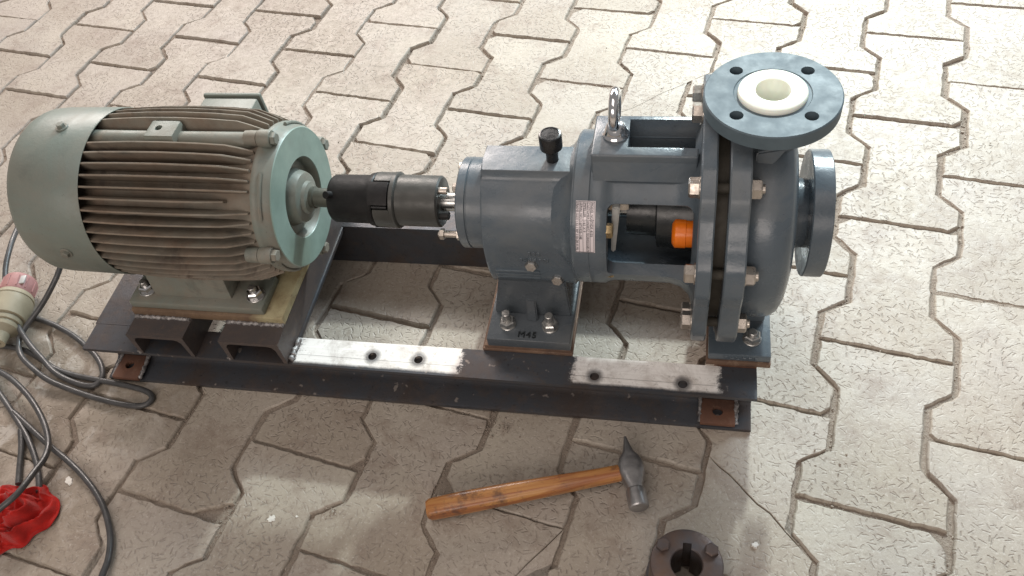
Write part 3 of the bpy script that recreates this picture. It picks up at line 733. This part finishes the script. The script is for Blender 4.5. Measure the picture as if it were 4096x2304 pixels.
rows = [('MODEL NO', 'PVDF 4155'), ('CUSTOMER', 'ANDRITZ TECHNOLOGIES PV'), ('IMPELLER', '165 X 9'), ('SERIAL NO.', '16PV435-148'), ('FRAME SIZE', '132 ( RP 110-28 X M)')]
pw = (LX1 - LX0 - .0014) / 5
def strip(x0, x1, s0, s1):
    b = sheet(x0, x1, s0, s1, .0003); me_ = bpy.data.meshes.new('x'); b.to_mesh(me_); b.free(); ink.from_mesh(me_); bpy.data.meshes.remove(me_)
for i in range(6): x = LX0 + .0002 + i * pw; strip(x, x + .0003, .0008, SL - .0006)
for s in (.0008, .0192, SL - .0009): strip(LX0 + .0002, LX0 + .0002 + 5 * pw, s, s + .0004)
for i, (a_, b_) in enumerate(rows):
    x = LX1 - .0014 - i * pw - .00065        # reading downwards, first row at the right
    for s_, s0, mx in ((a_, .0018, .0168), (b_, .0202, .0345)):
        me_ = text_mesh(s_, .0036); w_ = max(v.co.x for v in me_.vertices); f = min(1, mx / w_)
        for v in me_.vertices: v.co = Vector((x - .0024 + v.co.y * 1.0, s0 + v.co.x * f, .0004))
        ink.from_mesh(me_)
on_rim(ink, .0838); o = pp('label_print', ink, 'ink', label, 0); o['kind'] = 'stuff'
# big bolted flanges with lobes at the nine bolts
BA = [4, 44, 84, 124.3, 164, 204, 244, 284, 324]
def lobes(r_l, r_v):
    def f(a):
        d = min(abs((math.degrees(a) - b + 180) % 360 - 180) for b in BA)
        return r_v + (r_l - r_v) * (1 - min(1, max(0, (d - 6) / 8.5)) ** 1) if d < 14.5 else r_v
    return f
def lobed(bm, x0, x1, rl_, rv, hole):
    f = lobes(rl_, rv); n = 216
    P = [(x0, 0, 1), (x0, .0016, 1), (x0 + .0016, 0, 1)]
    rings = []
    for x, off, inner in ((x0, hole, 1), (x0, .0015, 0), (x0 + .0015, 0, 0), (x1 - .0015, 0, 0), (x1, .0015, 0), (x1, hole, 1)):
        ring = []
        for i in range(n):
            a = 2 * math.pi * i / n; r = hole if inner else f(a) - off
            ring.append(bm.verts.new((x, CY + r * math.cos(a), CZ + r * math.sin(a))))
        rings.append(ring)
    for a, b in zip(rings, rings[1:] + rings[:1]):
        for i in range(n): bm.faces.new([a[i], a[(i + 1) % n], b[(i + 1) % n], b[i]])
    return bm
fl1 = pp('adapter_flange', lobed(NB(), .7725, .7872, .1405, .1335, .055), 'pump', None, 40)
fl2 = pp('casing_flange', lobed(NB(), .7982, .8175, .1400, .1330, .055), 'pump', None, 40)
pp('gasket_ring', lathe(NB(), [(.7868, .05), (.7868, .1130), (.7986, .1130), (.7986, .05)], cyl, 'X', 72, close=False), 'gasket', fl2)
for a in BA:
    d = Vector((0, math.cos(R(a)), math.sin(R(a)))); c = Vector((.7725, CY, CZ)) + d * .1215
    b = rod(NB(), c + Vector((.0003, 0, 0)), (-1, 0, 0), .0106, .0016, 26); hexa(b, c + Vector((-.0013, 0, 0)), (-1, 0, 0), .0170, .0095, R(a)); pp('flange_bolt', b, 'nut', fl1)
    c2 = Vector((.8175, CY, CZ)) + d * .1215
    b = rod(NB(), c2 - Vector((.0003, 0, 0)), (1, 0, 0), .0106, .0016, 26); hexa(b, c2 + Vector((.0013, 0, 0)), (1, 0, 0), .0170, .0088, R(a) + .3); rod(b, c2 + Vector((.01, 0, 0)), (1, 0, 0), .0048, .003, 14); pp('flange_nut', b, 'nut', fl2)
    pp('flange_stud', rod(NB(), c + Vector((.012, 0, 0)), (1, 0, 0), .0052, .030, 14), 'gasket', fl1)
# volute casing, suction branch and flange
cas = pp('volute_casing', lathe(NB(), [(.8170, .05), (.8170, .1085), (.8195, .1110), (.8400, .1110), (.8500, .1095), (.8570, .1050), (.8615, .0965), (.8645, .0850), (.8655, .0560), (.8675, .0420), (.8695, .0370), (.8830, .0355), (.8830, .03)], cyl, 'X', 96, close=False), 'pump', None, 50)
pp('suction_flange', lathe(NB(), [(.8815, .03), (.8815, .0650), (.8825, .0662), (.9005, .0662), (.9015, .0652), (.9015, .052), (.9035, .051), (.9035, .03)], cyl, 'X', 96, close=False), 'pump', cas)
# discharge branch
DC = (.8325, .1365)
pp('discharge_neck', lathe(NB(), [(.320, .030), (.345, .031), (.362, .034), (.372, .043), (.372, .0195), (.320, .0195)], DC, 'Z', 56, close=False), 'pump', cas, 50)
df = pp('discharge_flange', lathe(NB(), [(.3705, .0195), (.3705, .0606), (.3716, .0618), (.3846, .0618), (.3858, .0606), (.3858, .0350), (.3848, .0343), (.3848, .0195)], DC, 'Z', 128, close=False), 'flange', cas)
boolean(df, [lathe(NB(), [(.35, .0062), (.40, .0062)], (DC[0] + .0455 * math.cos(R(a)), DC[1] + .0455 * math.sin(R(a))), 'Z', 28) for a in (45, 135, 225, 315)])
pp('flange_liner', lathe(NB(), [(.302, .0003), (.302, .0150), (.3840, .0150), (.3888, .0158), (.3895, .0175), (.3893, .0292), (.3880, .0308), (.3862, .0312), (.3849, .0312), (.3849, .0200), (.298, .0190), (.298, .0003)], DC, 'Z', 72, close=False), 'liner', df, 40)
b = NB(); lofted(b, [(.822, .100, .345), (.850, .100, .352), (.850, .112, .352), (.822, .112, .345)], [(.822, .094, .325), (.832, .094, .325), (.832, .11, .325), (.822, .11, .325)]); pp('neck_rib', b, 'pump', cas)
# casing foot
cf = pp('casing_foot', box(NB(), (.7945, .0430, .0838), (.8625, .2270, .0955), .0014), 'pump', cas)
pp('foot_block', box(NB(), (.8175, .0900, .0953), (.8560, .1800, .1300), .003), 'pump', cas)
b = rod(NB(), (.842, .066, .0956), (0, 0, 1), .0105, .0016, 26); hexa(b, (.842, .066, .0972), (0, 0, 1), .0165, .0085, .5); rod(b, (.842, .066, .1057), (0, 0, 1), .0048, .004); pp('foot_bolt', b, 'zinc', cf)
b = NB(); rl2 = random.Random(9)
for i in range(6):
    x = .812 + i * .0066; box(b, (x, .0418, .0865), (x + .0012, .044, .0922), .0003, 1); box(b, (x, .0420, .0865 + rl2.choice((0, .0022, .0045))), (x + .004, .044, .0878 + rl2.choice((.001, .002, .0045))), .0003, 1)
o = pp('cast_lettering', b, 'pump', cf); o['kind'] = 'stuff'

# ------------------------------------------------------------------ hammer
ham = thing('hammer', 'small hammer with orange varnished wooden handle lying before the baseplate', 'hammer', (.60, -.105, 0))
h0, h1 = Vector((.4905, -.1425, .0145)), Vector((.7080, -.0740, .0185))
ax = (h1 - h0); ln = ax.length; ax.normalize(); mat_h = Matrix.Translation(h0) @ ax.to_track_quat('X', 'Z').to_matrix().to_4x4()
b = NB(); prof = [(0, .0095, .0085), (.004, .0117, .0105), (.04, .0122, .0112), (.10, .0116, .0105), (.16, .0103, .0093), (.20, .0092, .0085), (ln + .012, .0088, .0080)]
rings = []
for t, wy, wz in prof:
    rings.append([b.verts.new((t, math.copysign(abs(math.cos(a)) ** .7, math.cos(a)) * wy, math.copysign(abs(math.sin(a)) ** .7, math.sin(a)) * wz + .0012 * math.sin(t * 24))) for a in [2 * math.pi * i / 24 for i in range(24)]])
for p_, q_ in zip(rings, rings[1:]):
    for i in range(24): b.faces.new([p_[i], p_[(i + 1) % 24], q_[(i + 1) % 24], q_[i]])
b.faces.new(rings[0][::-1]); b.faces.new(rings[-1])
o = finish('handle', b, 'wood', ham, 50); o.matrix_local = Matrix.Translation((-.60, .105, 0)) @ mat_h
# head: pein tip -> cheeks -> neck -> round poll
t0, t1 = Vector((.7060, -.0330, .017)), Vector((.7280, -.1160, .0195))
hx = (t1 - t0); hl = hx.length; hx.normalize()
yax = Vector((0, 0, 1)).cross(hx).normalized(); zax = hx.cross(yax)
mh = Matrix(((hx.x, yax.x, zax.x, t0.x), (hx.y, yax.y, zax.y, t0.y), (hx.z, yax.z, zax.z, t0.z), (0, 0, 0, 1)))
b = NB(); rings = []
# (t, half width in plane, half height, squareness)
for t, wy, wz, e in ((0, .0018, .0085, .5), (.008, .0036, .0095, .55), (.020, .0072, .0105, .6), (.026, .0120, .0110, .5), (.034, .0148, .0112, .5), (.044, .0146, .0112, .5), (.053, .0118, .0105, .55), (.060, .0095, .0098, .75), (.0635, .0098, .0100, .9), (.0650, .0112, .0112, 1), (.082, .0115, .0115, 1), (.0845, .0112, .0112, 1), (hl, .0100, .0100, 1)):
    rings.append([b.verts.new((t, math.copysign(abs(math.cos(a)) ** e, math.cos(a)) * wy, math.copysign(abs(math.sin(a)) ** e, math.sin(a)) * wz)) for a in [2 * math.pi * (i + .5) / 28 for i in range(28)]])
for p_, q_ in zip(rings, rings[1:]):
    for i in range(28): b.faces.new([p_[i], p_[(i + 1) % 28], q_[(i + 1) % 28], q_[i]])
b.faces.new(rings[0][::-1]); b.faces.new(rings[-1])
o = finish('head', b, 'hammer', ham, 32); o.matrix_local = Matrix.Translation((-.60, .105, 0)) @ mh

# ------------------------------------------------------------------ loose coupling half
HC = (.7795, -.1880); hz = .064
hubt = thing('coupling_hub', 'loose dark iron coupling hub with keyed bore at bottom edge', 'hub', (HC[0], HC[1], 0))
def hp(name, bm, mat, parent=None, smooth=35):
    bmesh.ops.translate(bm, vec=(-HC[0], -HC[1], 0), verts=bm.verts); return finish(name, bm, mat, parent or hubt, smooth)
ho = hp('hub_body', lathe(NB(), [(.0, .0155), (.0, .0390), (.002, .0400), (.020, .0400), (.0215, .0372), (hz - .0020, .0360), (hz - .0004, .0352), (hz, .0345), (hz, .0165), (hz - .001, .0155)], HC, 'Z', 80, close=False), 'hub')
cutb = box(NB(), (HC[0] - .0043, HC[1] + .010, -.01), (HC[0] + .0043, HC[1] + .0210, .09))
boolean(ho, [cutb])
for a in (147, 33, 270):
    p = (HC[0] + .0285 * math.cos(R(a)), HC[1] + .0285 * math.sin(R(a)), hz); hp('hub_bolt', hexa(NB(), p, (0, 0, 1), .0125, .0052, a), 'hub', ho)

# ------------------------------------------------------------------ cables, plug, rag
def cable(label, pts, r=.0039, name='power_cable'):
    pts = catmull(pts, 10); b = NB(); tube(b, pts, r, 12)
    return tag(finish(name, b, 'cable', None, 60), label, 'cable', 'black rubber cables by the motor')
cable('black cable looping from behind the fan cowl over the floor', [(-0.3072, 0.3312, 0.02), (-0.2573, 0.2241, 0.045), (-0.2408, 0.1833, 0.05), (-0.2279, 0.1437, 0.045), (-0.2057, 0.1018, 0.035), (-0.1762, 0.0663, 0.025), (-0.1453, 0.0393, 0.016), (-0.113, 0.0177, 0.012), (-0.0817, -0.002, 0.009), (-0.0472, -0.0129, 0.006), (-0.0184, -0.0152, 0.005), (-0.0101, -0.0032, 0.005), (-0.0197, 0.0151, 0.005), (-0.0385, 0.0323, 0.005), (-0.0631, 0.0476, 0.005), (-0.0918, 0.063, 0.005), (-0.1256, 0.0765, 0.005), (-0.1554, 0.0853, 0.005), (-0.1852, 0.0902, 0.005), (-0.2041, 0.083, 0.005), (-0.2438, 0.0718, 0.005)])
cable('black cable dropping below the cowl into the long loop', [(-0.1122, 0.177, 0.09), (-0.1136, 0.1362, 0.07), (-0.123, 0.1145, 0.055), (-0.1414, 0.0917, 0.035), (-0.16, 0.0651, 0.02), (-0.1618, 0.042, 0.016), (-0.1468, 0.0193, 0.014), (-0.1133, -0.0018, 0.016), (-0.0822, -0.0156, 0.01), (-0.0329, -0.0272, 0.005), (0.017, -0.0365, 0.005), (0.0561, -0.0398, 0.005), (0.0744, -0.0361, 0.005), (0.0778, -0.025, 0.005), (0.065, -0.0167, 0.005), (0.0348, -0.0109, 0.005), (-0.0093, -0.0061, 0.005), (-0.0543, -0.0012, 0.005), (-0.0914, 0.0072, 0.005), (-0.1271, 0.0225, 0.006), (-0.1625, 0.0338, 0.005), (-0.2141, 0.0376, 0.005)])
cable('black cable arching over the red rag', [(-0.1922, -0.0027, 0.01), (-0.164, -0.0099, 0.012), (-0.1301, -0.0241, 0.014), (-0.089, -0.0485, 0.016), (-0.0507, -0.0787, 0.018), (-0.0236, -0.1085, 0.02), (-0.0106, -0.1326, 0.026), (-0.0049, -0.1584, 0.036), (-0.0035, -0.1886, 0.044), (-0.0189, -0.2085, 0.04), (-0.0386, -0.2234, 0.03)])
cable('black cable crossing behind the red rag', [(-0.1826, -0.0174, 0.005), (-0.1498, -0.0402, 0.005), (-0.1108, -0.0684, 0.005), (-0.0715, -0.0986, 0.005), (-0.0409, -0.1281, 0.005), (-0.0225, -0.1514, 0.005), (-0.0109, -0.17, 0.005)])
cable('short length of black cable leading under the upper edge of the rag', [(-0.0863, -0.09, 0.005), (-0.0701, -0.115, 0.005), (-0.0576, -0.1394, 0.005), (-0.0452, -0.163, 0.005)])
cable('black cable curving down to the bottom edge right of the rag', [(-0.1128, -0.0652, 0.005), (-0.0664, -0.0898, 0.005), (-0.0251, -0.1111, 0.005), (0.0045, -0.1251, 0.005), (0.0376, -0.1435, 0.005), (0.068, -0.1644, 0.005), (0.0923, -0.1867, 0.005), (0.112, -0.2127, 0.005), (0.1231, -0.2386, 0.005), (0.1253, -0.2582, 0.005), (0.1281, -0.2772, 0.005)])
b = NB(); rr_ = random.Random(5); NRg, NAg = 46, 132
folds = []
for i in range(26):
    a = rr_.uniform(0, 6.28); q = Vector((math.cos(a), math.sin(a))) * rr_.uniform(.05, .55); d = rr_.uniform(0, 3.14) if i % 2 else a + rr_.uniform(-.5, .5)
    folds.append((q, Vector((math.cos(d), math.sin(d))), rr_.uniform(.3, .75), rr_.uniform(.05, .12), rr_.uniform(.45, 1.0) * (1 if i % 4 else -.8), rr_.uniform(-.5, .5)))
def rag_z(x, y):
    r = math.hypot(x, y); z = .30 * (1 - min(1, r) ** 3); fall = 1 - min(1, r) ** 4
    p = Vector((x, y, 0)); w = Vector((noise.noise(p * 1.3 + Vector((3, 1, 2))), noise.noise(p * 1.3 + Vector((7, 4, 5))), 0)) * .75
    for an, fr, am, ph in ((.5, 4.2, .40, .3), (1.9, 5.6, .30, 1.1), (2.8, 8.5, .16, .2), (1.2, 13, .06, 2)):
        q = p + w * (1 if fr < 8 else 1.5); s_ = math.sin(fr * (q.x * math.cos(an) + q.y * math.sin(an)) + ph)
        z += am * (.75 - 1.25 * math.sqrt(s_ * s_ + .004) ** .9) * fall * (.6 + .8 * noise.noise(p * 1.8 + Vector((an, fr, 1))))
    return max(.05 + .03 * noise.noise(p * 6), z)
rows_ = []
for i in range(NRg + 1):
    t_ = i / NRg; row = []
    for j in range(NAg):
        a = 6.28319 * j / NAg
        rad = 1 + .13 * math.sin(2 * a + 1) + .08 * math.sin(3 * a + .4) + .05 * math.sin(7 * a) + .03 * math.sin(11 * a + 2)
        rr2 = min(1, t_ / .92); x, y = rr2 * math.cos(a), rr2 * math.sin(a)
        z = rag_z(x, y) * .062
        if t_ > .92: z *= 1 - (t_ - .92) / .08 * .97
        k_ = 1 - (.05 * max(0, t_ - .92) / .08)
        row.append(b.verts.new((x * rad * k_ * .053, y * rad * k_ * .053, z + .0004)))
    rows_.append(row)
for p_, q_ in zip(rows_[1:], rows_[2:]):
    for j in range(NAg): b.faces.new([p_[j], p_[(j + 1) % NAg], q_[(j + 1) % NAg], q_[j]])
cv_ = b.verts.new((0, 0, rag_z(0, 0) * .062))
for v in rows_[0]: b.verts.remove(v)
for j in range(NAg): b.faces.new([rows_[1][(j + 1) % NAg], rows_[1][j], cv_])
b.faces.new(rows_[-1])
tag(finish('cleaning_rag', b, 'cloth', None, 179, (-.034, -.208, .0)), 'crumpled bright red cloth rag under the cables', 'rag')
pl = thing('cable_plug', 'cream and pink industrial plug lying behind the looped cables', 'plug', (-.197, .094, .0)); pl.scale = (.82, .82, .82)
def pg(name, bm, mat, parent=None): o = finish(name, bm, mat, parent or pl); return o
b = lathe(NB(), [(-.085, .006), (-.085, .0125), (-.066, .0145), (-.060, .0200), (-.056, .0240), (-.050, .0250), (-.049, .0235), (-.046, .0235), (-.045, .0265), (-.039, .0275), (-.038, .0258), (-.035, .0260), (-.034, .0300), (-.004, .0335), (.004, .0335), (.005, .0322), (.007, .0322), (.008, .0335), (.012, .0330), (.018, .0300), (.019, .006)], (0, 0), 'Y', 48, close=False); pb = pg('plug_body', b, 'cream')
b = lathe(NB(), [(.018, .006), (.018, .0265), (.022, .0285), (.048, .0290), (.054, .0270), (.056, .020), (.056, .006)], (0, 0), 'Y', 48, close=False); pc = pg('plug_cap', b, 'pink')
b = NB(); box(b, (.016, .028, .0205), (.026, .046, .0236), .001); pg('latch_tab', b, 'guard', pc)
for a in range(0, 360, 30): pg('grip_rib', tube(NB(), [(.0288 * math.cos(R(a)), .024, .0288 * math.sin(R(a))), (.0290 * math.cos(R(a)), .047, .0290 * math.sin(R(a)))], .0013, 6), 'pink', pc)
for o in (pb, pc): o.rotation_euler = (0, 0, R(14)); o.location = (0, 0, .034)
# ------------------------------------------------------------------ grit and crumbs
rg = random.Random(21); GV, GF = [], []
_ib = NB(); bmesh.ops.create_icosphere(_ib, subdivisions=1, radius=1); IV = [v.co.copy() for v in _ib.verts]; IF = [[v.index for v in f.verts] for f in _ib.faces]; _ib.free()
def crumb(x, y, z, s):
    m = Matrix.Rotation(rg.uniform(0, 6), 3, Vector((rg.uniform(-1, 1), rg.uniform(-1, 1), 1)).normalized()) @ Matrix.Diagonal((s * rg.uniform(.7, 1.4), s * rg.uniform(.6, 1.1), s * rg.uniform(.4, .8)))
    n = len(GV); c = Vector((x, y, z))
    for v in IV: GV.append(c + m @ v + Vector((rg.uniform(-1, 1), rg.uniform(-1, 1), rg.uniform(-1, 1))) * s * .22)
    for f in IF: GF.append([n + i for i in f])
edge = outline()
for k in range(-13, 4):
    for r_ in range(-2, 7):
        v = -(r_ + (.5 if k % 2 == 0 else 0)) * QR; c = PO + DU * (k + .5) + DV * v
        if not (-.9 < c.x < 1.45 and -.35 < c.y < 1.1): continue
        for p in edge:
            for _ in range(4):
                if rg.random() < .33:
                    q = c + DU * (p[0] * 1.03 + rg.uniform(-.05, .05)) + DV * (p[1] * 1.012 + rg.uniform(-.05, .05))
                    crumb(q.x, q.y, -.006 + rg.uniform(0, .002), rg.choice((.0008, .001, .0012, .0016)))
for x, y, n, s in ((.245, -.155, 60, .012), (.36, -.15, 25, .008), (.55, -.02, 50, .014), (.03, -.13, 40, .02), (.52, .30, 8, .006), (.495, -.118, 5, .004), (.44, .36, 14, .01), (.05, .40, 20, .012), (.93, -.02, 30, .02), (1.03, -.14, 20, .012)):
    for _ in range(n): crumb(x + rg.gauss(0, s), y + rg.gauss(0, s * .6), rg.uniform(-.004, .0), rg.choice((.0007, .0009, .0012, .0016)))
for _ in range(260): crumb(rg.uniform(-.7, 1.35), rg.uniform(-.3, 1.0), .0006, rg.choice((.0005, .0007, .0009, .0012)))
gm = bpy.data.meshes.new('joint_grit'); gm.from_pydata(GV, [], GF)
tag(link('joint_grit', gm, 'grit', None, 0), 'pale grit and crumbs scattered in the paving joints', 'grit', None, 'stuff')
for q, (x, y, r) in enumerate([(0.3019, -0.1677, 0.0062), (0.0173, -0.1496, 0.0075), (0.8523, -0.1356, 0.0042), (0.3319, -0.1619, 0.002)]):
    b = NB(); n = 18; rs = random.Random(q + 3); ra = [r * rs.uniform(.55, 1.15) for _ in range(n)]
    t = [b.verts.new((ra[i] * .8 * math.cos(6.2832 * i / n), ra[i] * .8 * math.sin(6.2832 * i / n), .0006)) for i in range(n)]; w = [b.verts.new((ra[i] * math.cos(6.2832 * i / n), ra[i] * math.sin(6.2832 * i / n), -.0025)) for i in range(n)]
    b.faces.new(t)
    for i in range(n): b.faces.new([w[i], w[(i + 1) % n], t[(i + 1) % n], t[i]])
    tag(finish('paint_splash', b, 'white', pave, 0, (x, y, .0001)))
